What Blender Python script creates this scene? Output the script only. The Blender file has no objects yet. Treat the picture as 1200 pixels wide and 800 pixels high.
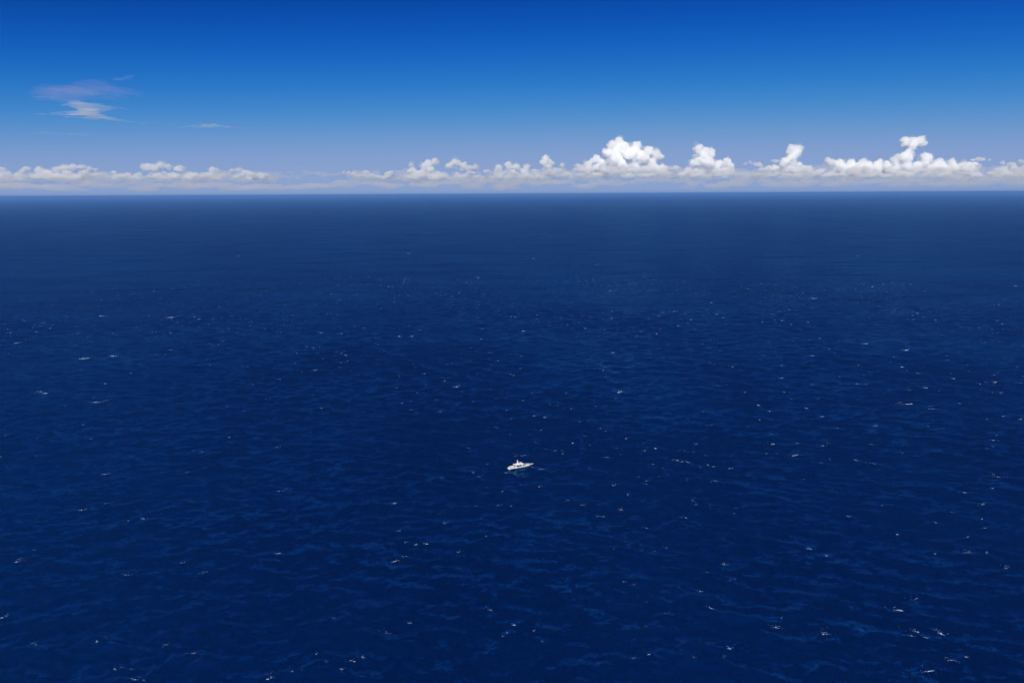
import bpy, bmesh, math, random
import numpy as np
from mathutils import Vector, Matrix

sc = bpy.context.scene
R = math.radians

# ------------------------------------------------------------------ camera
FPX, CX, CY = 850.0, 600.0, 400.0          # focal length and centre in photo pixels (1200 x 800)
CAM_H = 233.0
PITCH, ROLL = R(11.47), R(0.29)
fwd = Vector((0, math.cos(PITCH), -math.sin(PITCH)))
up0 = Vector((0, math.sin(PITCH), math.cos(PITCH)))
rt0 = Vector((1, 0, 0))
right = rt0 * math.cos(ROLL) - up0 * math.sin(ROLL)
upv = rt0 * math.sin(ROLL) + up0 * math.cos(ROLL)
camd = bpy.data.cameras.new('camera')
camd.sensor_width = 36.0
camd.lens = 36.0 * FPX / 1200.0
camd.clip_start = 1.0
camd.clip_end = 400000.0
cam = bpy.data.objects.new('camera', camd)
sc.collection.objects.link(cam)
m = Matrix((right, upv, -fwd)).transposed().to_4x4()
m.translation = (0, 0, CAM_H)
cam.matrix_world = m
sc.camera = cam

# ------------------------------------------------------------------ sky and sun
SUN_EL, SUN_ROT = R(40), R(188)
world = bpy.data.worlds.new("World")
sc.world = world
world.use_nodes = True
nt = world.node_tree
sky = nt.nodes.new('ShaderNodeTexSky')
sky.sky_type = 'NISHITA'
sky.sun_disc = False
sky.sun_elevation = SUN_EL
sky.sun_rotation = SUN_ROT
sky.air_density, sky.dust_density, sky.ozone_density, sky.altitude = 0.5, 0.0, 10.0, 0.0
# deep tropical blue: a contrast curve per channel on the whole sky
sep = nt.nodes.new('ShaderNodeSeparateColor')
com = nt.nodes.new('ShaderNodeCombineColor')
nt.links.new(sky.outputs[0], sep.inputs[0])
def mnode(op, a, b):
    n = nt.nodes.new('ShaderNodeMath'); n.operation = op
    for i, v in enumerate((a, b)):
        if isinstance(v, (int, float)): n.inputs[i].default_value = v
        else: nt.links.new(v, n.inputs[i])
    return n.outputs[0]
for ch, (A, g, M) in enumerate(((740.0, 4.8, 0.275), (20.5, 3.2, 0.395), (49.5, 5.0, 0.630))):
    x = mnode('MULTIPLY', sep.outputs[ch], 0.1)
    y = mnode('MULTIPLY', mnode('POWER', x, g), A)
    z = mnode('DIVIDE', mnode('MULTIPLY', y, M), mnode('ADD', y, M))
    nt.links.new(mnode('MULTIPLY', z, 10.0), com.inputs[ch])
bg = nt.nodes['Background']
bg.inputs['Strength'].default_value = 0.1
nt.links.new(com.outputs[0], bg.inputs['Color'])

sund = bpy.data.lights.new('sun', 'SUN')
sund.energy = 5.0
sund.angle = R(0.53)
sund.color = (1.0, 0.96, 0.90)
sun = bpy.data.objects.new('sun', sund)
sc.collection.objects.link(sun)
sdir = Vector((math.sin(SUN_ROT) * math.cos(SUN_EL), math.cos(SUN_ROT) * math.cos(SUN_EL), math.sin(SUN_EL)))
sun.rotation_euler = sdir.to_track_quat('Z', 'Y').to_euler()

vs = sc.view_settings
vs.view_transform = 'Standard'
vs.look = 'None'
vs.exposure = 0.0
vs.gamma = 1.0
vs.use_curve_mapping = False
sc.render.engine = 'CYCLES'
cy = sc.cycles
cy.max_bounces = 60
cy.volume_bounces = 56
cy.diffuse_bounces = 3
cy.glossy_bounces = 3
cy.transmission_bounces = 4
cy.transparent_max_bounces = 16
cy.caustics_reflective = False
cy.caustics_refractive = False
cy.use_denoising = True
cy.denoiser = 'OPENIMAGEDENOISE'

# ------------------------------------------------------------------ helpers
col = sc.collection
def ray(px, py):
    return (fwd * FPX + right * (px - CX) - upv * (py - CY)).normalized()
def at_dist(px, py, D):                    # a point D metres north of the camera
    d = ray(px, py)
    return Vector((0, 0, CAM_H)) + d * (D / d.y)
def on_sea(px, py):
    d = ray(px, py)
    return Vector((0, 0, CAM_H)) + d * (-CAM_H / d.z)

def link(name, me, mat=None, parent=None):
    o = bpy.data.objects.new(name, me)
    if mat and me: me.materials.append(mat)
    col.objects.link(o)
    if parent: o.parent = parent
    return o
def tag(o, label=None, cat=None, group=None, kind=None):
    if label: o['label'] = label
    if cat: o['category'] = cat
    if group: o['group'] = group
    if kind: o['kind'] = kind
    return o
def mesh_py(name, v, f, smooth=False):
    me = bpy.data.meshes.new(name)
    me.from_pydata([tuple(p) for p in v], [], f)
    if smooth: me.polygons.foreach_set('use_smooth', [True] * len(me.polygons))
    me.update()
    return me
def mesh_np(name, V, F, smooth=True):
    """V (n,3), F (m,k) arrays"""
    me = bpy.data.meshes.new(name)
    k = F.shape[1]
    me.vertices.add(len(V)); me.vertices.foreach_set('co', V.astype(np.float32).ravel())
    me.loops.add(F.size); me.loops.foreach_set('vertex_index', F.astype(np.int32).ravel())
    me.polygons.add(len(F))
    me.polygons.foreach_set('loop_start', np.arange(0, F.size, k, dtype=np.int32))
    me.polygons.foreach_set('loop_total', np.full(len(F), k, dtype=np.int32))
    me.polygons.foreach_set('use_smooth', np.full(len(F), smooth))
    me.update(calc_edges=True)
    return me

def new_mat(name):
    mt = bpy.data.materials.new(name); mt.use_nodes = True
    return mt, mt.node_tree, mt.node_tree.nodes['Principled BSDF']
def noise(t, vec, scale, detail=3, rough=0.55):
    n = t.nodes.new('ShaderNodeTexNoise')
    n.inputs['Scale'].default_value = scale
    n.inputs['Detail'].default_value = detail
    n.inputs['Roughness'].default_value = rough
    if vec: t.links.new(vec, n.inputs['Vector'])
    return n
def paint(name, c, rough=0.35, metal=0.0, wear=0.06, coat=0.0):
    mt, t, b = new_mat(name)
    tc = t.nodes.new('ShaderNodeTexCoord')
    n = noise(t, tc.outputs['Object'], 1.7, 4)
    mx = t.nodes.new('ShaderNodeMix'); mx.data_type = 'RGBA'
    mx.inputs[6].default_value = (*c, 1)
    mx.inputs[7].default_value = (*[v * (1 - wear * 3) for v in c], 1)
    t.links.new(n.outputs['Fac'], mx.inputs[0])
    t.links.new(mx.outputs[2], b.inputs['Base Color'])
    b.inputs['Roughness'].default_value = rough
    b.inputs['Metallic'].default_value = metal
    b.inputs['Coat Weight'].default_value = coat
    return mt

# ------------------------------------------------------------------ waves
rng = np.random.default_rng(7)
NW = 150
lam = np.exp(rng.uniform(math.log(2.6), math.log(48.0), NW))
k = 2 * np.pi / lam
ang = np.where(rng.random(NW) < 0.62, rng.normal(R(-108), R(24), NW), rng.normal(R(-58), R(26), NW))
shape = np.exp(-0.55 * (np.log(lam / 13.0)) ** 2)
amp = 0.0050 * lam * shape * rng.uniform(0.5, 1.3, NW)
amp *= 1.0
kx, ky = k * np.cos(ang), k * np.sin(ang)
ph = rng.uniform(0, 2 * np.pi, NW)
CHOP = 0.9
NG = 14
glam = rng.uniform(120.0, 620.0, NG); gang = rng.uniform(0, np.pi, NG); gph = rng.uniform(0, 6.28, NG)
def gust(x, y):
    """slow gust field, about 0.35 to 1.75: where the wind has roughened the sea more or less"""
    g = np.zeros_like(x)
    for l, a, p in zip(glam, gang, gph):
        g += np.sin(2 * np.pi / l * (x * np.cos(a) + y * np.sin(a)) + p)
    return np.clip(1.0 + g * 0.12, 0.45, 1.5)
def waves(x, y, cut):
    """displaced positions of the sea surface; cut = shortest wavelength the local mesh can carry"""
    dx = np.zeros_like(x); dy = np.zeros_like(x); dz = np.zeros_like(x)
    for i in range(NW):
        w = np.clip((lam[i] / cut - 1.0), 0, 1)
        idx = np.nonzero(w > 0)[0]
        if len(idx) == 0: continue
        th = (kx[i] * x[idx] + ky[i] * y[idx] + ph[i])
        a = amp[i] * w[idx]
        s, c = np.sin(th), np.cos(th)
        dz[idx] += a * c
        dx[idx] -= CHOP * a * s * (kx[i] / k[i])
        dy[idx] -= CHOP * a * s * (ky[i] / k[i])
    g = gust(x, y)
    return x + dx * g, y + dy * g, dz * g

HALF = R(47)
N_A = 900
radii = [2.0, 60.0, 130.0, 190.0, 230.0]
r = 255.0
while r < 89000:
    radii.append(r)
    r += max(0.85, min(r * r / 640000.0 * 2.2, r * 0.06)) if r < 9000 else r * 0.08
radii = np.array(radii)
dr = np.gradient(radii)
dense = np.linspace(-HALF, HALF, N_A)
coarse = np.linspace(HALF, 2 * np.pi - HALF, 40)[1:-1]
angs = np.concatenate([dense, coarse])
nA, nR = len(angs), len(radii)
A2, R2 = np.meshgrid(angs, radii)
X = (R2 * np.sin(A2)).ravel(); Y = (R2 * np.cos(A2)).ravel()
cutr = 2.2 * np.maximum(dr, radii * (2 * HALF / N_A))
cut = np.repeat(cutr, nA)
inside = np.tile(np.concatenate([np.ones(N_A, bool), np.zeros(len(coarse), bool)]), nR) & (np.repeat(radii, nA) > 200) & (cut < 75)
Z = np.zeros_like(X)
X[inside], Y[inside], Z[inside] = waves(X[inside], Y[inside], cut[inside])
ii, jj = np.meshgrid(np.arange(nR - 1), np.arange(nA), indexing='ij')
j2 = (jj + 1) % nA
F = np.stack([ii * nA + jj, (ii + 1) * nA + jj, (ii + 1) * nA + j2, ii * nA + j2], -1).reshape(-1, 4)
sea_me = mesh_np('sea', np.stack([X, Y, Z], 1), F)
print('sea rows', nR, 'quads', len(F))

def local_cut(rr):
    return 2.2 * np.maximum(np.interp(rr, radii, dr), rr * (2 * HALF / N_A))
def surf(x, y):
    x = np.asarray(x, float); y = np.asarray(y, float)
    return waves(x, y, local_cut(np.hypot(x, y)))

sea_mat, t, b = new_mat('deep_sea_water')
geo = t.nodes.new('ShaderNodeNewGeometry')
pos = geo.outputs['Position']
def vmath(op, a, b_=None, scale=None):
    n = t.nodes.new('ShaderNodeVectorMath'); n.operation = op
    for i, v in enumerate((a, b_)):
        if v is None: continue
        if isinstance(v, tuple): n.inputs[i].default_value = v
        else: t.links.new(v, n.inputs[i])
    if scale is not None: n.inputs['Scale'].default_value = scale
    return n.outputs[0]
# ripple slopes too small for the mesh
stretch = vmath('MULTIPLY', pos, (0.62, 1.0, 1.0))
n1 = noise(t, stretch, 0.16, 5, 0.62)
n2 = noise(t, stretch, 0.9, 4, 0.6)
v1 = vmath('SUBTRACT', n1.outputs['Color'], (0.5, 0.5, 0.5))
v2 = vmath('SUBTRACT', n2.outputs['Color'], (0.5, 0.5, 0.5))
sl = vmath('ADD', vmath('MULTIPLY', v1, (0.95, 1.1, 0.0)), vmath('MULTIPLY', v2, (0.8, 0.95, 0.0)))
nrm = vmath('NORMALIZE', vmath('ADD', geo.outputs['Normal'], sl))
# the water's own colour: slow patches of clearer and murkier blue
n3 = noise(t, vmath('MULTIPLY', pos, (1.0, 0.45, 1.0)), 0.0016, 5, 0.6)
mr = t.nodes.new('ShaderNodeMapRange'); mr.inputs[1].default_value = 0.32; mr.inputs[2].default_value = 0.68
t.links.new(n3.outputs['Fac'], mr.inputs[0])
mx = t.nodes.new('ShaderNodeMix'); mx.data_type = 'RGBA'
mx.inputs[6].default_value = (0.00005, 0.0078, 0.062, 1)
mx.inputs[7].default_value = (0.00005, 0.0150, 0.090, 1)
t.links.new(mr.outputs[0], mx.inputs[0])
# light coming up out of the water (hardly minds the ripples) under a surface reflection seen as through a polariser
t.nodes.remove(b)
dif = t.nodes.new('ShaderNodeBsdfDiffuse'); t.links.new(mx.outputs[2], dif.inputs['Color'])
t.links.new(vmath('NORMALIZE', vmath('ADD', geo.outputs['Normal'], (0.0, 0.0, 1.2))), dif.inputs['Normal'])
glo = t.nodes.new('ShaderNodeBsdfGlossy'); glo.inputs['Roughness'].default_value = 0.12
glo.inputs['Color'].default_value = (0.16, 0.62, 1.0, 1)
t.links.new(nrm, glo.inputs['Normal'])
fre = t.nodes.new('ShaderNodeFresnel'); fre.inputs['IOR'].default_value = 1.333
t.links.new(nrm, fre.inputs['Normal'])
pol = t.nodes.new('ShaderNodeMath'); pol.operation = 'MULTIPLY'; pol.inputs[1].default_value = 0.16
# cat's paws and slicks: streaks of rougher and smoother water
n4 = noise(t, vmath('MULTIPLY', pos, (0.35, 1.0, 1.0)), 0.008, 7, 0.66)
paw = t.nodes.new('ShaderNodeMapRange'); paw.inputs[1].default_value = 0.33; paw.inputs[2].default_value = 0.67
paw.inputs[3].default_value = 0.62; paw.inputs[4].default_value = 1.38
t.links.new(n4.outputs['Fac'], paw.inputs[0])
pm = t.nodes.new('ShaderNodeMath'); pm.operation = 'MULTIPLY'
t.links.new(fre.outputs[0], pm.inputs[0]); t.links.new(paw.outputs[0], pm.inputs[1])
t.links.new(pm.outputs[0], pol.inputs[0])
mxs = t.nodes.new('ShaderNodeMixShader')
t.links.new(pol.outputs[0], mxs.inputs[0]); t.links.new(dif.outputs[0], mxs.inputs[1]); t.links.new(glo.outputs[0], mxs.inputs[2])
t.links.new(mxs.outputs[0], t.nodes['Material Output'].inputs['Surface'])
sea = link('sea', sea_me, sea_mat)
tag(sea, 'deep navy blue open ocean with short wind waves', None, None, 'structure')

# ------------------------------------------------------------------ whitecaps
foam_mat, t, b = new_mat('sea_foam')
geo = t.nodes.new('ShaderNodeNewGeometry')
n = noise(t, geo.outputs['Position'], 2.2, 4)
mx = t.nodes.new('ShaderNodeMix'); mx.data_type = 'RGBA'
mx.inputs[6].default_value = (0.10, 0.26, 0.50, 1)
mx.inputs[7].default_value = (0.66, 0.79, 0.95, 1)
rmp = t.nodes.new('ShaderNodeMapRange'); rmp.inputs[1].default_value = 0.35; rmp.inputs[2].default_value = 0.6
t.links.new(n.outputs['Fac'], rmp.inputs[0]); t.links.new(rmp.outputs[0], mx.inputs[0])
t.links.new(mx.outputs[2], b.inputs['Base Color'])
b.inputs['Roughness'].default_value = 0.9

rnd = random.Random(11)
fx, fy, fs, fl, fa = [], [], [], [], []    # every fleck: place, radius, stretch, heading
def fleck(x, y, s, l=1.0, a=0.0):
    fx.append(x); fy.append(y); fs.append(s); fl.append(l); fa.append(a)
def whitecap(x, y, length, heading, strength):
    """a breaking crest: a curved ragged line of foam, thick in the middle, with streaks and flecks drifting off behind"""
    ca, sa = math.cos(heading), math.sin(heading)
    def put(px, py, s_, l_, a_): fleck(x + px * ca - py * sa, y + px * sa + py * ca, s_, l_, heading + a_)
    n = max(3, int(length * 2.6))
    bend = rnd.uniform(-0.5, 0.35)
    mid = rnd.uniform(-.25, .25)
    for i in range(n):
        u = (i + rnd.random()) / n - 0.5
        if rnd.random() < 0.33: continue
        fall = max(.12, 1 - 2.6 * abs(u - mid) ** 1.3)
        put(u * length, bend * length * (u * u - 0.1) + rnd.gauss(0, 0.08 + 0.02 * length),
            strength * fall * rnd.uniform(0.5, 1.0), rnd.uniform(1.2, 2.6), math.atan(2 * bend * u) + rnd.gauss(0, .18))
    for j in range(rnd.choice((0, 1, 1, 2))):                   # older streaks behind the crest
        px0, py0, ln = rnd.gauss(0, .5 * length), rnd.uniform(.15, .6) * length + .3, length * rnd.uniform(.3, .8)
        tl = rnd.gauss(0, .35)
        for i in range(max(2, int(ln * 1.6))):
            u = rnd.random() - .5
            put(px0 + u * ln, py0 + tl * u * ln + rnd.gauss(0, .12), strength * rnd.uniform(.12, .30), rnd.uniform(1.5, 4), tl + rnd.gauss(0, .2))
    for i in range(int(n * 0.5)):
        put(rnd.gauss(0, 0.5 * length), rnd.gauss(0.2 * length, 0.25 * length + 0.3), strength * rnd.uniform(0.10, 0.28), rnd.uniform(1, 2.5), rnd.uniform(-.6, .6))

# a pale patch by the yacht, then the breakers one can point to in the photograph: pixel, length in px, tilt sign, weight
CAPS = [(603.5, 553.5, 6, 0, .45), (597, 551, 4, 0, .4), (120, 370, 9, .2, 1), (201, 372, 10, .3, 1), (98, 420, 12, .1, 1.2), (131, 417, 10, .2, 1.3), (47, 459, 6, .2, 1.1),
        (51, 461, 8, .1, 1), (115, 471, 16, .4, .9), (124, 450, 4, 0, .9), (19, 402, 8, -.2, .7), (60, 240, 4, 0, .6),
        (534, 454, 9, .3, 1.2), (521, 447, 4, 0, 1), (728, 459, 14, .15, 1.2), (669, 481, 5, -.6, .8), (690, 494, 3, 0, .9),
        (702, 501, 3, 0, .9), (720, 569, 6, .1, 1.2), (710, 538, 7, -.1, .7), (633, 570, 7, .1, .8), (467, 623, 5, .4, 1),
        (499, 638, 6, .2, 1.5), (487, 638, 5, 0, 1), (463, 657, 12, .4, 1.2), (475, 636, 4, 0, .8), (537, 647, 7, .4, .9),
        (570, 628, 3, 0, .8), (455, 739, 10, 0, 1), (480, 730, 5, 0, .8), (602, 732, 8, -.2, 1.3), (589, 746, 3, 0, .9),
        (594, 741, 3, 0, .9), (626, 739, 4, 0, .9), (574, 714, 8, 0, .8), (637, 753, 4, .2, .8), (1053, 714, 11, -.2, 1.3),
        (1103, 742, 9, -.5, 1.6), (1074, 739, 12, -.4, .9), (1068, 744, 8, -.3, .7), (1085, 747, 8, -.4, .7), (967, 742, 14, 0, 1.1),
        (909, 736, 12, -.2, 1.2), (1088, 786, 22, .15, 1), (1133, 770, 6, -.4, .9), (1116, 774, 14, -.3, .6), (1073, 701, 10, .2, .6),
        (1132, 648, 14, 0, .6), (948, 643, 10, 0, .8), (969, 651, 6, 0, .8), (1052, 627, 6, 0, .7), (1096, 648, 4, .3, .9),
        (1180, 664, 8, -.2, .7), (830, 543, 3, 0, .8), (834, 547, 8, -.1, .9), (856, 550, 6, -.1, 1), (964, 488, 6, 0, 1.1),
        (905, 519, 8, 0, 1), (966, 521, 10, 0, .8), (934, 533, 18, .3, .8), (1063, 473, 14, .1, 1.3), (1092, 478, 14, -.5, .8),
        (1062, 410, 8, .1, 1.1), (1014, 403, 8, 0, 1), (951, 416, 6, .1, 1), (916, 443, 6, .1, 1), (1004, 450, 4, 0, 1),
        (1118, 444, 4, 0, .9), (1149, 450, 3, 0, .9), (1166, 448, 7, .3, .8), (1025, 499, 8, .2, .7), (890, 476, 5, -.6, .8),
        (1196, 491, 4, 0, .8), (1175, 488, 5, 0, .7), (1022, 336, 5, 0, .9), (955, 350, 12, .2, .7), (1190, 335, 5, -.3, .8),
        (716, 373, 5, 0, 1.2), (790, 365, 5, 0, 1), (770, 391, 4, 0, 1), (719, 413, 5, .1, .9), (614, 388, 7, .1, .9),
        (560, 325, 5, 0, .8), (469, 394, 5, 0, 1), (482, 394, 5, .1, 1), (406, 417, 6, 0, .9), (376, 390, 5, 0, .8),
        (400, 391, 4, .2, .8), (122, 556, 8, .2, .9), (97, 598, 10, .3, .9), (20, 658, 9, .2, .8), (4, 722, 9, .4, .8),
        (150, 674, 12, .3, .6), (325, 648, 9, .3, .8), (236, 672, 8, .3, .6), (412, 775, 8, .2, .8), (370, 765, 5, 0, .7),
        (330, 575, 12, .3, .5), (213, 660, 6, .2, .7), (40, 752, 6, 0, .7), (820, 690, 8, -.2, .8), (850, 660, 8, -.2, .8),
        (782, 640, 5, 0, .7), (1153, 607, 3, 0, .9), (1153, 619, 3, 0, .8), (1170, 558, 12, -.2, .7), (995, 605, 5, -.2, .7),
        (480, 297, 6, 0, .7), (625, 303, 4, 0, .7), (1005, 300, 4, 0, .6), (280, 300, 4, 0, .6), (700, 310, 5, 0, .6)]
for (px, py, ln, tl, wgt) in CAPS:
    p = on_sea(px, py)
    mpp = (p - Vector((0, 0, CAM_H))).length / FPX
    whitecap(p.x, p.y, max(1.2, ln * mpp * 0.8), tl * 0.9 + rnd.gauss(0, .15), 0.52 * wgt * mpp ** 0.9)
# the rest of the breaking crests, on the tops of the waves
cand_r = np.sqrt(rng.uniform(270 ** 2, 5600 ** 2, 120000))
cand_a = rng.uniform(-R(44), R(44), 120000)
cxs, cys = cand_r * np.sin(cand_a), cand_r * np.cos(cand_a)
_, _, hz = surf(cxs, cys)
far = np.clip(cand_r / 1500, 0, 1)
keep = np.nonzero((hz > 0.26 - 0.20 * far) & (rng.random(len(cxs)) > 0.25 + 0.75 * (cand_r / 5600) ** 1.2) & (gust(cxs, cys) > rng.uniform(0.7, 1.6, len(cxs))))[0]
rng.shuffle(keep)
for q in keep[:3000]:
    wgt = min(0.7, 0.2 * math.exp(rnd.gauss(0, 0.7))) * (1 + 0.9 * far[q] * min(1.6, cand_r[q] / 2200))
    whitecap(cxs[q], cys[q], rnd.uniform(0.8, 3.0) * (1 + wgt), rnd.gauss(0.0, 0.45), 0.12 + 0.5 * wgt)
fx, fy, fs, fl, fa = map(np.array, (fx, fy, fs, fl, fa))
fs = np.clip(fs, 0.05, 1.3)
nF = len(fx)
K = 7
th = np.linspace(0, 2 * np.pi, K, endpoint=False)[None, :] + rng.uniform(-.3, .3, (nF, K))
rad = fs[:, None] * rng.uniform(0.55, 1.25, (nF, K))
lx, ly = rad * np.cos(th) * np.sqrt(fl)[:, None], rad * np.sin(th) / np.sqrt(fl)[:, None]
ox = lx * np.cos(fa)[:, None] - ly * np.sin(fa)[:, None]
oy = lx * np.sin(fa)[:, None] + ly * np.cos(fa)[:, None]
sx, sy, sz = surf(fx, fy)
ex, ey, ez = surf((fx[:, None] + ox).ravel(), (fy[:, None] + oy).ravel())
ez = ez.reshape(nF, K) + 0.06
V = np.concatenate([np.stack([sx, sy, sz + 0.20 + 0.28 * fs], 1)[:, None, :],
                    np.stack([ex.reshape(nF, K), ey.reshape(nF, K), ez], 2)], 1).reshape(-1, 3)
base = (np.arange(nF) * (K + 1))[:, None]
tri = np.stack([np.stack([np.zeros(K, int), 1 + np.arange(K), 1 + (np.arange(K) + 1) % K], 1)] * 1)[0]
Ff = (base[:, :, None] + tri[None, :, :]).reshape(-1, 3)
foam = link('whitecap_foam', mesh_np('whitecap_foam', V, Ff, False), foam_mat)
tag(foam, 'scattered white foam flecks on the breaking wave crests', 'foam', None, 'stuff')
print('flecks', nF)

# ------------------------------------------------------------------ motor yacht
white = paint('white_gelcoat', (0.74, 0.76, 0.79), 0.25, coat=0.4, wear=0.03)
glass = paint('smoked_glass', (0.012, 0.014, 0.018), 0.08)
grey = paint('grey_nonskid', (0.42, 0.42, 0.42), 0.7)
teak = paint('weathered_teak', (0.30, 0.20, 0.12), 0.7, wear=0.12)
steel = paint('polished_steel', (0.62, 0.63, 0.65), 0.25, 1.0)
navy = paint('dark_bottom_paint', (0.012, 0.02, 0.035), 0.5)
black = paint('black_rubber', (0.02, 0.02, 0.02), 0.6)
canvas = paint('beige_cushion', (0.55, 0.50, 0.42), 0.9)

P_b = on_sea(610.8, 547.4)
bx_, by_, bz_ = surf([P_b.x], [P_b.y])
yacht = bpy.data.objects.new('motor_yacht', None)
col.objects.link(yacht)
yacht.location = (P_b.x, P_b.y, float(bz_[0]) * 0.5)
yacht.scale = (0.95, 0.95, 0.84)
yacht.rotation_euler = (R(1.0), R(-0.8), R(21))
tag(yacht, 'white motor yacht with dark cabin windows drifting on the open sea', 'yacht')

def xform_faces(secs, close_ends=True, cyclic=False):
    v, f = [], []
    n = len(secs[0])
    for s in secs: v += s
    for i in range(len(secs) - 1):
        for j in range(n if cyclic else n - 1):
            a = i * n + j; b2 = i * n + (j + 1) % n
            f.append((a, b2, b2 + n, a + n))
    if close_ends:
        f.append(tuple(range(n - 1, -1, -1))); f.append(tuple(range((len(secs) - 1) * n, len(secs) * n)))
    return v, f
def fix(me):
    bm = bmesh.new(); bm.from_mesh(me)
    bmesh.ops.remove_doubles(bm, verts=bm.verts, dist=1e-4)
    bmesh.ops.recalc_face_normals(bm, faces=bm.faces)
    bm.to_mesh(me); bm.free(); return me
def part(name, v, f, mat, parent=yacht, bevel=0.0):
    me = fix(mesh_py(name, v, f))
    if bevel:
        bm = bmesh.new(); bm.from_mesh(me)
        bmesh.ops.bevel(bm, geom=[e for e in bm.edges if e.calc_face_angle(0) > 0.4], offset=bevel, segments=2, affect='EDGES')
        bm.to_mesh(me); bm.free()
    return link(name, me, mat, parent)
def prism(name, pts, y0, y1, mat, parent=yacht, bevel=0.0, top_in=0.0):
    """side profile pts (x, z) extruded across from y0 to y1"""
    n = len(pts)
    zs = [p[1] for p in pts]; zmin, zmax = min(zs), max(zs)
    def yy(y, z):
        u = (z - zmin) / max(1e-6, zmax - zmin)
        c = 0.5 * (y0 + y1)
        return c + (y - c) * (1 - top_in * u)
    v = [(x, yy(y0, z), z) for x, z in pts] + [(x, yy(y1, z), z) for x, z in pts]
    f = [tuple(range(n)), tuple(range(2 * n - 1, n - 1, -1))] + [(i, (i + 1) % n, n + (i + 1) % n, n + i) for i in range(n)]
    return part(name, v, f, mat, parent, bevel)
def tube(name, pts, rad, mat, parent=yacht, seg=6):
    secs = []
    for i, p in enumerate(pts):
        p = Vector(p)
        d = (Vector(pts[min(i + 1, len(pts) - 1)]) - Vector(pts[max(i - 1, 0)])).normalized()
        u = d.cross(Vector((0.13, 0.2, 1.0))).normalized(); w = d.cross(u)
        rr = rad[i] if isinstance(rad, (list, tuple)) else rad
        secs.append([tuple(p + u * rr * math.cos(2 * math.pi * q / seg) + w * rr * math.sin(2 * math.pi * q / seg)) for q in range(seg)])
    v, f = xform_faces(secs, True, True)
    return part(name, v, f, mat, parent)

# hull: half sections from stern (-11.5) to bow (11.5)
st = [(-11.5, 2.55, 1.55, 0.55), (-9, 2.75, 1.60, .62), (-5, 2.9, 1.7, .7), (0, 2.9, 1.78, .75), (4, 2.6, 1.80, .72), (7, 2.0, 1.82, .62), (9.3, 1.2, 1.84, .4), (11.0, .5, 1.86, .2), (12.2, .05, 1.9, .1)]
secs, bot = [], []
for x, bm_, zs, dr_ in st:
    chine = bm_ * 0.90
    zz = max(0.25, -dr_ + 0.25 if dr_ < 0 else 0.12)
    xr = x - 0.0
    half = [(xr, 0.0, -dr_), (xr, chine * .82, zz * .6), (xr, bm_ * 0.97, zs * 0.55), (xr, bm_, zs), (xr, bm_ * 0.93, zs + .02), (xr, bm_ * 0.90, zs - .22)]
    full = half + [(a, -b2, c) for a, b2, c in reversed(half[1:])]
    rake = 2.2 * max(0.0, (x - 6.0) / 6.2)             # the stem slopes back to the waterline
    full = [(a - rake * max(0.0, zs - c) / zs, b2, c) for a, b2, c in full]
    secs.append(full)
v, f = xform_faces(secs, True, True)
hull = part('hull', v, f, white)
# rub rails and painted waterline
for s in (1, -1):
    tube('rub_rail', [(x, s * (b2 + .02), z * .80) for x, b2, z, d in st], 0.06, grey, hull)
    tube('boot_stripe', [(x, s * (b2 * .93 + .01), z * .16 + .08) for x, b2, z, d in st[:-3]], 0.09, navy, hull)
    for x in (-3.2, -1.0, 3.6, 5.4):
        bq = np.interp(x, [q[0] for q in st], [q[1] for q in st]); zq = np.interp(x, [q[0] for q in st], [q[2] for q in st])
        vv = [(x + .42 * math.cos(a), s * (bq * 1.004), zq * .66 + .16 * math.sin(a)) for a in np.linspace(0, 2 * math.pi, 10, endpoint=False)]
        vv2 = [(a, b2 + s * .035, c) for a, b2, c in vv]
        part('porthole', vv + vv2, [tuple(range(10)), tuple(range(19, 9, -1))] + [(i, (i + 1) % 10, 10 + (i + 1) % 10, 10 + i) for i in range(10)], glass, hull)
# main deck, cockpit sole and swim platform
deck_v, deck_f = xform_faces([[(x, b2 * .905, z - .12), (x, -b2 * .905, z - .12)] for x, b2, z, d in st if x > -6], False)
part('deck', deck_v, deck_f, grey)
prism('cockpit_sole', [(-11.3, 1.28), (-5.0, 1.38), (-5.0, 1.30), (-11.3, 1.20)], -2.3, 2.3, teak)
prism('swim_platform', [(-13.0, .42), (-11.4, .42), (-11.4, .62), (-13.0, .60)], -2.35, 2.35, white, bevel=.04)
prism('transom_seat', [(-11.1, 1.3), (-10.1, 1.3), (-10.1, 1.78), (-10.8, 1.85), (-10.95, 2.25), (-11.1, 2.25)], -1.7, 1.7, canvas, bevel=.06)
# saloon: raked windscreen forward, side decks around
cab = prism('cabin', [(-5.6, 1.55), (-5.9, 3.75), (1.6, 3.80), (4.6, 2.45), (7.4, 1.92), (7.7, 1.6)], -2.25, 2.25, white, bevel=.12, top_in=.16)
def side_pane(name, quad, s, y0, parent):
    """quad (x, z) corners on the leaning cabin side"""
    def yy(z): return s * (2.25 * (1 - .16 * (z - 1.55) / 2.25) + y0)
    vv = [(x, yy(z), z) for x, z in quad] + [(x, yy(z) - s * .12, z) for x, z in quad]
    n = len(quad)
    return part(name, vv, [tuple(range(n)), tuple(range(2 * n - 1, n - 1, -1))] + [(i, (i + 1) % n, n + (i + 1) % n, n + i) for i in range(n)], glass, parent)
for s in (1, -1):
    side_pane('window', [(-5.2, 1.95), (-2.5, 1.95), (-2.5, 3.5), (-5.3, 3.5)], s, .03, cab)
    side_pane('window', [(-2.3, 1.95), (-.3, 2.0), (-.3, 3.5), (-2.3, 3.5)], s, .03, cab)
    side_pane('window', [(.6, 2.15), (3.9, 2.25), (3.1, 2.95), (.6, 3.4)], s, .03, cab)
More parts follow.
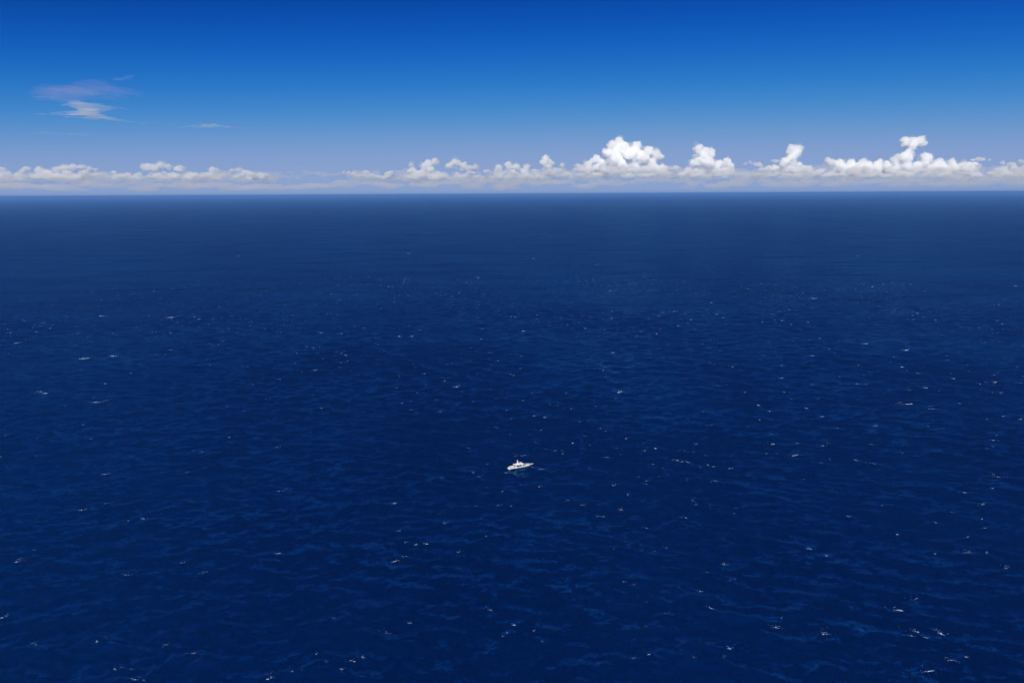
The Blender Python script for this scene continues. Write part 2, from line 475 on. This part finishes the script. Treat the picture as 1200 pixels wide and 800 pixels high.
for y in (-1.25, 0, 1.25):
    q = []
    for x, z in ((1.95, 3.70), (4.3, 2.72)):
        for w in (-.56, .56): q.append((x + .05, y + w * (1.0), z + .05))
    q = [q[0], q[1], q[3], q[2]]
    part('windscreen_pane', q + [(a - .03, b2, c - .09) for a, b2, c in q], [(0, 1, 2, 3), (7, 6, 5, 4), (0, 4, 5, 1), (1, 5, 6, 2), (2, 6, 7, 3), (3, 7, 4, 0)], glass, cab)
# flybridge
fly = prism('flybridge', [(-7.6, 3.80), (-7.7, 4.0), (-2.6, 4.05), (-2.2, 4.75), (.9, 4.85), (2.0, 4.05), (1.6, 3.83)], -2.05, 2.05, white, bevel=.1, top_in=.1)
prism('fly_windscreen', [(.55, 4.86), (.95, 4.86), (.45, 5.35), (.32, 5.35)], -1.7, 1.7, glass, fly, top_in=.1)
prism('helm_seat', [(-2.0, 4.7), (-.9, 4.7), (-.9, 5.0), (-1.75, 5.05), (-1.85, 5.55), (-2.0, 5.55)], -.9, .9, canvas, fly, bevel=.05)
for s in (1, -1):
    tube('roof_post', [(-7.2, s * 2.0, 1.5), (-7.3, s * 1.95, 3.85)], .07, steel)
# mast with radar
mast = bpy.data.objects.new('mast', mesh_py('mast', [], []))
prof = [(-3.9, 4.02, 1.0, .62), (-3.7, 5.0, .62, .40), (-3.6, 6.8, .30, .20), (-3.55, 8.7, .10, .07)]
secs = [[(x - w, -h, z), (x + w, -h * .7, z), (x + w, h * .7, z), (x - w, h, z)] for x, z, w, h in prof]
v, f = xform_faces(secs, True, True)
mast = part('mast', v, f, white, bevel=.05)
prism('crosstree', [(-3.75, 7.05), (-3.35, 7.05), (-3.35, 7.17), (-3.75, 7.17)], -1.25, 1.25, white, mast, bevel=.03)
def dome(name, c, r_, h, mat, parent):
    secs = []
    for z, q in ((0, .9), (.25, 1.0), (.6, .95), (.85, .7), (1, .3)):
        secs.append([(c[0] + r_ * q * math.cos(a), c[1] + r_ * q * math.sin(a), c[2] + h * z) for a in np.linspace(0, 2 * math.pi, 12, endpoint=False)])
    v, f = xform_faces(secs, True, True)
    return part(name, v, f, mat, parent)
dome('radar_dome', (-2.9, 0, 6.2), .45, .38, white, mast)
prism('radar_bracket', [(-3.5, 6.05), (-2.6, 6.12), (-2.6, 6.2), (-3.5, 6.25)], -.2, .2, white, mast)
for s in (1, -1):
    dome('satellite_dome', (-3.55, s * .95, 7.18), .3, .5, white, mast)
    tube('whip_antenna', [(-5.2, s * 1.6, 4.05), (-5.9, s * 1.7, 8.4)], [.03, .012], steel)
# rails
for s in (1, -1):
    pts = [(x, s * b2 * .93, z + .45) for x, b2, z, d in st if x >= 0]
    rail = tube('rail', pts, .016, steel)
    for x, b2, z, d in st:
        if x >= 0: tube('stanchion', [(x, s * b2 * .93, z), (x, s * b2 * .93, z + .45)], .014, steel, rail)
    for x in (-8.5, 1.0):
        tube('fender', [(x, s * 3.05, .55), (x, s * 3.07, 1.25)], .17, black)
prism('sun_pad', [(5.2, 2.34), (6.8, 2.03), (6.8, 2.15), (5.2, 2.47)], -1.1, 1.1, canvas, bevel=.05)
prism('anchor_windlass', [(9.2, 1.70), (9.8, 1.70), (9.7, 2.05), (9.3, 2.05)], -.25, .25, steel, bevel=.03)

# ------------------------------------------------------------------ clouds
def vol_mat(name, dens, c=(1, 1, 1), g=0.2, absorb=0.0):
    mt = bpy.data.materials.new(name); mt.use_nodes = True
    t = mt.node_tree; t.nodes.clear()
    out = t.nodes.new('ShaderNodeOutputMaterial')
    s = t.nodes.new('ShaderNodeVolumeScatter')
    s.inputs['Color'].default_value = (*c, 1); s.inputs['Density'].default_value = dens
    s.inputs['Anisotropy'].default_value = g
    if absorb:
        a = t.nodes.new('ShaderNodeVolumeAbsorption'); a.inputs['Color'].default_value = (.0, .0, .0, 1); a.inputs['Density'].default_value = absorb
        ad = t.nodes.new('ShaderNodeAddShader')
        t.links.new(s.outputs[0], ad.inputs[0]); t.links.new(a.outputs[0], ad.inputs[1]); t.links.new(ad.outputs[0], out.inputs['Volume'])
    else:
        t.links.new(s.outputs[0], out.inputs['Volume'])
    return mt
ICO = []
for sub in (1, 2):
    bm = bmesh.new(); bmesh.ops.create_icosphere(bm, subdivisions=sub, radius=1.0)
    ICO.append((np.array([tuple(v.co) for v in bm.verts]), np.array([[v.index for v in f.verts] for f in bm.faces]))); bm.free()
tex = bpy.data.textures.new('cloud_billow', 'CLOUDS'); tex.noise_scale = 48.0; tex.noise_depth = 3

def puff_cloud(name, label, cat, puffs, D, mat, voxel=11.0, kids=(14, 9), base_py=None, group=None, squash=1.0, depth=1.0, stretch=1.0, billow=42.0, seed=0, flat=.7, parent=None, fringe=False):
    """puffs: (x, y, radius) in photo pixels; built as real billows D metres away, joined to one skin"""
    rr = random.Random(seed * 77 + 5)
    scale = D / FPX
    sph = []
    for px, py, pr in puffs:
        c = at_dist(px, py, D + rr.gauss(0, .5) * pr * scale * depth)
        r0 = pr * scale
        ax = Vector((stretch, depth, squash))
        def off(v, q): return Vector((v.x * ax.x, v.y * ax.y, v.z * ax.z)) * q
        def rdir(lift): return Vector((rr.gauss(0, 1), rr.gauss(0, 1), rr.gauss(lift, .9))).normalized()
        sph.append((c, ax * r0 * .72, 1))
        for _ in range(kids[0]):                     # irregular heaps, then cauliflower lumps on them
            r1 = r0 * rr.uniform(.26, .52)
            c1 = c + off(rdir(.15), r0 * rr.uniform(.50, .82))
            sph.append((c1, ax * r1, 1))
            for _ in range(kids[1]):
                r2 = r1 * rr.uniform(.22, .5)
                sph.append((c1 + off(rdir(.3), r1 * rr.uniform(.8, 1.02)), ax * r2, 0))
    zb = at_dist(600, base_py, D).z if base_py else -1e9
    V = np.concatenate([ICO[q][0] * np.array(s)[None, :] + np.array(c)[None, :] for c, s, q in sph])
    low = V[:, 2] < zb
    V[low, 2] = zb + (V[low, 2] - zb) * flat        # flat bases at the condensation level
    nv = np.cumsum([0] + [len(ICO[q][0]) for _, _, q in sph])
    F = np.concatenate([ICO[q][1] + nv[i] for i, (_, _, q) in enumerate(sph)])
    org = V.mean(0); org[2] = V[:, 2].min()
    o = link(name, mesh_np(name, V - org, F), None)
    o.location = org
    rm = o.modifiers.new('skin', 'REMESH'); rm.mode = 'VOXEL'; rm.voxel_size = voxel; rm.use_smooth_shade = True
    if billow:
        dm = o.modifiers.new('billow', 'DISPLACE'); dm.texture = tex; dm.strength = billow; dm.mid_level = .5; dm.texture_coords = 'GLOBAL'
    dg = bpy.context.evaluated_depsgraph_get()
    me = bpy.data.meshes.new_from_object(o.evaluated_get(dg))
    o.modifiers.clear(); old = o.data; o.data = me; bpy.data.meshes.remove(old)
    me.materials.clear(); me.materials.append(mat)
    if fringe:
        puff_cloud('fringe', None, None, [(x, y - .3, p * 1.12) for x, y, p in puffs], D, m_fringe, 13.0, kids, base_py, squash=squash, depth=depth, stretch=stretch, billow=90.0, seed=seed + 900, flat=flat, parent=o)
    if parent:
        o.parent = parent; o.location = Vector(org) - parent.location
    else:
        tag(o, label, cat, group)
    return o

m_fringe = vol_mat('cloud_fringe_vapour', 0.0022, g=0.0)
m_cum = vol_mat('cumulus_vapour', 0.018, g=0.0)
m_soft = vol_mat('thin_cumulus_vapour', 0.012, g=0.0)
m_left = vol_mat('diffuse_cumulus_vapour', 0.009, g=0.0)
m_shelf = vol_mat('hazy_shelf_vapour', 0.0016, (1, 1, 1.0), g=0.0)
D0 = 20000.0
GC = 'cumulus clouds along the horizon'
puff_cloud('cumulus_cloud', 'widest and tallest heaped white cumulus, right of centre above the horizon', 'cloud',
    [(725,166,6),(717.5,171.5,6),(712,179,6),(729.5,174.5,8),(746.7,171.5,6.5),(740,180,9),(759.5,177.5,6.5),(770,182,6.5),(776,184,3.2),(752,185,8),(722,183.5,8),(698,187,5.5),(705.5,191,5.5),(689,192.5,5),(717.5,189.5,6.5),(729,191,6.5),(744,192,6),(764,189.5,6)] + [(x, 198, 5.5) for x in range(690, 786, 8)], D0, m_cum, fringe=True, base_py=204, group=GC, seed=1)
puff_cloud('cumulus_cloud', 'two-knobbed white cumulus tower right of the tallest cloud heap', 'cloud',
    [(818,174.5,6),(831.5,179,6.5),(824,180.5,7),(819,189,6),(830,191,8),(812,191,5),(851,191,6),(855.5,194,4.5),(842,193,5.5)] + [(x, 200, 5) for x in range(808, 864, 8)], D0, m_cum, fringe=True, base_py=205, group=GC, seed=2)
puff_cloud('cumulus_cloud', 'leaning thumb-shaped white cumulus with a narrow neck, second tower from the right', 'cloud',
    [(927.5,175,5),(935,174,5.5),(932,180,6.5),(924,185,5),(919,190,5.5),(929,185,6),(926,188,6),(928,191,5),(936,193,4)] + [(x, 199, 5) for x in range(900, 956, 8)], D0, m_cum, fringe=True, base_py=205, group=GC, seed=3)
puff_cloud('cumulus_cloud', 'long flat-based cumulus with a mushroom-topped tower at the far right', 'cloud',
    [(1061,166,6),(1078,166,6.5),(1070,165.5,5),(1084,168,3),(1069,171,6),(1066,176,5),(1065,180,5),(1062,184,8),(1050,187,6),(1084,188,8),(972,191,6),(985,192,6),(997,190,4.5),(1012,191,5),(1030,191,5),(1100,191,5.5),(1115,190,4.5)]
    + [(x, 197, 7) for x in range(985, 1140, 11)], D0, m_cum, fringe=True, base_py=204, group=GC, seed=4)
puff_cloud('cumulus_cloud', 'small ragged cumulus cut by the right edge of the sky', 'cloud',
    [(1175,191,2.6),(1177,199,5),(1168,200,4),(1187,199,5.5),(1196,190,3.2),(1199,198,5)], D0, m_soft, fringe=True, base_py=204, group=GC, seed=5)
puff_cloud('cumulus_cloud', 'small flat white cloud strip hovering just right of the mushroom tower', 'cloud',
    [(1140,188,2.5),(1146,187,3.2),(1152,187,3),(1159,188,2.2)], D0, m_soft, fringe=True, base_py=190, group=GC, seed=6)
puff_cloud('cumulus_cloud', 'tiny round white cumulus knob just left of the tallest cloud heap', 'cloud',
    [(640,187,5),(636,191,4),(645,191,4),(641,195,5),(659,194,3)], D0, m_cum, fringe=True, base_py=198, group=GC, seed=7)
puff_cloud('cumulus_cloud', 'white cumulus puff with a ragged left wing, leftmost of the middle pair', 'cloud',
    [(502,191,4.5),(510,190,4.5),(497,195,5),(482,193,3.2),(483,199,4),(505,199,5),(494,204,5)], D0, m_soft, fringe=True, base_py=205, group=GC, seed=8)
puff_cloud('cumulus_cloud', 'domed white cumulus puff trailing low lumps, rightmost of the middle pair', 'cloud',
    [(534,191,5.5),(526,195,4.5),(543,194,4.5),(557,197,4),(549,198,4)], D0, m_soft, fringe=True, base_py=200, group=GC, seed=9)
puff_cloud('cumulus_cloud', 'low lumpy grey-white cumulus left of the tiny round knob', 'cloud',
    [(584,197,4.5),(596,194,4.8),(605,196,4.5),(617,197,4.5),(615,203,6),(600,203,5),(584,202,5),(628,204,4)], D0, m_soft, fringe=True, base_py=207, group=GC, seed=10)
puff_cloud('cumulus_cloud', 'faint flat cloud scrap at the left end of the middle bank', 'cloud',
    [(403,203,2.5),(409,203,2.5),(415,205,4),(421,207,3.5)], D0, m_soft, fringe=True, base_py=209, group=GC, seed=11)
puff_cloud('cumulus_cloud', 'arched cream-white cumulus at the left, second from the left edge', 'cloud',
    [(46,200,4.5),(54,203,5),(61,207,5),(68,199,4.5),(76,197,4.5),(85,196,4.2),(95,196,4),(105,198,3.2),(112,199,2.5),(81,206,4.5)], D0, m_left, fringe=True, base_py=210, stretch=1.35, squash=.9, group=GC, seed=12)
puff_cloud('cumulus_cloud', 'dim low cloud cut by the left edge of the sky', 'cloud',
    [(2,199,3.5),(8,204,4),(22,206,4.5),(0,206,5)], D0, m_left, fringe=True, base_py=210, stretch=1.35, squash=.9, group=GC, seed=13)
puff_cloud('cumulus_cloud', 'brightest cumulus of the left group, its bright tops in a row', 'cloud',
    [(171,196,5),(180,197,5),(189,194,4.5),(197,196,3.8),(209,197,4),(214,197,3),(184,206,5),(203,207,5),(222,206,5)], D0, m_left, fringe=True, base_py=210, stretch=1.35, squash=.9, group=GC, seed=14)
puff_cloud('cumulus_cloud', 'small two-storey cloud puff right of the brightest left cumulus', 'cloud',
    [(249,199,3.8),(254,200,3),(246,206,5),(255,206,5)], D0, m_left, fringe=True, base_py=210, stretch=1.35, squash=.9, group=GC, seed=15)
puff_cloud('cumulus_cloud', 'last thin cloud puff at the right end of the left group', 'cloud',
    [(272,200,3),(280,199.5,3.4),(286,203,3),(291,206,3),(298,207,2.6),(305,207,2.2)], D0, m_left, fringe=True, base_py=209, stretch=1.35, squash=.9, group=GC, seed=16)
puff_cloud('cumulus_cloud', 'very faint lumpy cloud between the two brighter clouds of the left group', 'cloud',
    [(122,204,4.5),(133,204,4),(141,206,4.5),(149,208,4.5),(158,207,4)], D0, m_shelf, base_py=211, group=GC, seed=17)

puff_cloud('cumulus_cloud', 'tiny flat cloud scrap between the two-knobbed tower and the leaning thumb', 'cloud',
    [(873,192,2.2),(879,191,2.6),(884,192,2.4),(890,192,2.2)], D0, m_left, fringe=True, base_py=195, group=GC, seed=18)
# hazy shelf of cloud the cumulus stand on: a thin envelope with denser lumps in it
rr = random.Random(5)
m_far = vol_mat('far_band_vapour', 0.0008, (.74, .64, .74), g=0.0)
m_gap = vol_mat('gap_scrap_vapour', 0.0016, g=0.0)
m_env = vol_mat('hazy_envelope_vapour', 0.0007, g=0.0)
m_lump = vol_mat('bank_billow_vapour', 0.009, g=0.0)
def bank(label, x0, x1, y0, y1, n, seed, D=19000.0):
    q = random.Random(seed)
    puffs = [(q.uniform(x0, x1), q.uniform(y0 + 2, y1 + 3), q.uniform(4.5, 8.5)) for _ in range(n)]
    puffs += [(x, 0.5 * (y0 + y1) + 5, 6) for x in np.arange(x0, x1, 9.0)]
    env = puff_cloud('cloud_bank', label, 'cloud bank', puffs, D, m_env, voxel=30, kids=(5, 0), base_py=y1 + 8, depth=4.0, stretch=1.6, squash=.7, billow=60, seed=seed, flat=.5)
    lumps = [(q.uniform(x0 + 6, x1 - 6), y1 - (y1 - y0) * abs(q.gauss(0, .6)), q.uniform(2.0, 4.2)) for _ in range(int(n * 1.3))] + [(x, y1 - q.uniform(-1, 4), q.uniform(1.8, 3.0)) for x in np.arange(x0 + 4, x1, 6.0)]
    puff_cloud('billow', None, None, lumps, D - 300, m_lump, voxel=18, kids=(9, 4), base_py=y1 + 1, depth=1.5, stretch=1.5, squash=.75, billow=30, seed=seed + 50, flat=1.0, parent=env)
bank('pale lilac cloud bank beneath the tallest cumulus heap', 636, 872, 195, 207, 60, 21)
bank('pale lilac cloud bank beneath the mushroom-topped cloud, at right', 880, 1215, 196, 207, 80, 22)
bank('thin lilac cloud bank beneath the middle pair of puffs', 415, 640, 200, 209, 46, 23)
bank('thin lilac cloud bank beneath the left group of clouds', -10, 318, 202, 209, 56, 24)

q = random.Random(77)
puff_cloud('cloud_bank', 'dim lilac band of far cloud right across, just above the horizon', 'cloud bank',
    [(x + q.uniform(-6, 6), 215.5 + q.gauss(0, 2.2) - 0.004 * (x - 600), q.uniform(5, 8)) for x in range(-60, 1270, 14)], 30000.0, m_far, voxel=45, kids=(4, 0), depth=5.0, stretch=2.6, squash=.62, billow=80, seed=60)

puff_cloud('cloud_bank', 'faint thin cloud scrap in the gap left of the middle bank', 'cloud bank',
    [(x, 205 + q.gauss(0, 2.0), q.uniform(2, 4)) for x in range(312, 414, 4)], 21000.0, m_gap, voxel=20, kids=(6, 2), depth=2.0, stretch=2.2, squash=.6, billow=30, seed=61)

# high wisps at the upper left
m_wisp = vol_mat('ice_wisp', 0.0009, g=0.0)
m_streak = vol_mat('ice_streak', 0.0017, g=0.0)
m_veil = vol_mat('thin_ice_veil', 0.0004, g=0.0)
m_shade_mauve = vol_mat('shade_mauve_veil', 0.00020, (.46, .28, .40), g=0.0)  # cloud in shade: the shade is put into a dim mauve albedo
m_shade_grey = vol_mat('shade_grey_scud', 0.0026, (.20, .15, .18), g=0.0)  # low albedo paints in the shade of these dark clouds
DW = 22000.0
def wisp(name, label, line, mat, seed, n=26, squash=.4, stretch=2.8, wander=.75, kids=(6, 2), D=DW, depth=2.0):
    """line: (px, py, half thickness px) along the streak"""
    q = random.Random(seed)
    xs = np.array(line, float); tk = np.linspace(0, 1, len(xs))
    puffs = []
    n = int(n * 1.7)
    for i in range(n):
        u = i / (n - 1)
        x, y, h = (float(np.interp(u, tk, xs[:, j])) for j in range(3))
        puffs.append((x, y + q.gauss(0, wander * h), max(.36, h * q.uniform(.35, .9)) / squash * .7))
    puff_cloud(name, label, 'cloud', puffs, D, mat, voxel=10, kids=kids, squash=squash, stretch=stretch, depth=depth, billow=0, seed=seed)
wisp('wispy_cloud', 'small white wispy cloud, brightest scrap high at the left', [(70,123.5,.7),(84,122.5,1.8),(98,126,3.8),(113,126.5,3.4),(130,126.5,1.6),(155,129,.7)], m_wisp, 31, n=40, stretch=3.4)
wisp('wispy_cloud', 'thin white cloud streak sweeping under the bright high wisp', [(40,134,.5),(62,133,1.0),(85,134.5,1.7),(104,134,2.6),(118,138,1.6),(140,141,1.1),(206,146,.7)], m_streak, 32, n=60, stretch=5.0)
wisp('wispy_cloud', 'detached thin white cloud streak right of the high wisps', [(208,150,.5),(228,148,1.1),(245,145.5,2.0),(254,148.5,1.4),(270,149.5,.8),(300,150,.5)], m_streak, 33, n=34, stretch=4.0)
wisp('wispy_cloud', 'short faint streak left of the bright high wisp', [(40,113.5,.3),(46,113.5,.6),(58,114,.6),(69,115,.4)], m_streak, 34, n=16, stretch=4.5)
wisp('wispy_cloud', 'faint lilac tuft at the top of the high wisps', [(128,98,.5),(138,93,2.0),(148,91,2.2),(156,89,.6)], m_veil, 35, n=14)
wisp('shade_mauve_cloud', 'dim veil of cloud coloured mauve for its shade, above the bright high wisp', [(46,111,3),(62,107,7),(85,108,8.5),(105,106,8),(135,108,6),(168,111,2.5)], m_shade_mauve, 36, n=34, stretch=2.2, D=DW + 3000, depth=3.0)
wisp('scud_cloud', 'small scud streak coloured dark grey for its shade, under the high wisps', [(28,158,.4),(45,155,1.2),(65,157,1.2),(95,157.5,1.3),(110,159,.4)], m_shade_grey, 37, n=40, stretch=4.0)
wisp('scud_cloud', 'scud streak coloured grey for its shade, at the left edge above the low clouds', [(-20,192,1),(0,193,1.1),(18,194,1.0),(30,195,.4)], m_shade_grey, 38, n=16)
wisp('scud_cloud', 'tiny scud scrap coloured dark for its shade, between the two brightest left clouds', [(123,193,.4),(129,192,1.0),(136,193.5,.4)], m_shade_grey, 39, n=8)
wisp('scud_cloud', 'thin scud streak coloured grey for its shade, between the left group and the middle bank', [(305,195,.4),(330,197,.9),(355,196.5,.8),(376,198,.5)], m_shade_grey, 40, n=34, stretch=6.0)
wisp('wispy_cloud', 'long faint white streak above the brightest left cumulus', [(100,187,.3),(140,185.5,.7),(170,187,.6),(225,185.5,.3)], m_veil, 41, n=40, stretch=6.0)

# ------------------------------------------------------------------ haze: the lowest air over the sea
hz_mat = bpy.data.materials.new('sea_haze'); hz_mat.use_nodes = True
t = hz_mat.node_tree; t.nodes.clear()
out = t.nodes.new('ShaderNodeOutputMaterial'); pv = t.nodes.new('ShaderNodeVolumePrincipled')
pv.inputs['Color'].default_value = (0.22, 0.49, 1.0, 1)
pv.inputs['Density'].default_value = 3.6e-5
pv.inputs['Density Attribute'].default_value = ''
pv.inputs['Anisotropy'].default_value = 0.1
t.links.new(pv.outputs[0], out.inputs['Volume'])
S, z0, z1 = 92000.0, -6.0, 258.0
hv = [(x, y, z) for z in (z0, z1) for x, y in ((-S, -S), (S, -S), (S, S), (-S, S))]
hf = [(3, 2, 1, 0), (4, 5, 6, 7), (0, 1, 5, 4), (1, 2, 6, 5), (2, 3, 7, 6), (3, 0, 4, 7)]
haze = link('haze', mesh_py('haze', hv, hf), hz_mat)
tag(haze, 'pale lilac sea haze hanging over the water towards the horizon', 'haze', None, 'stuff')
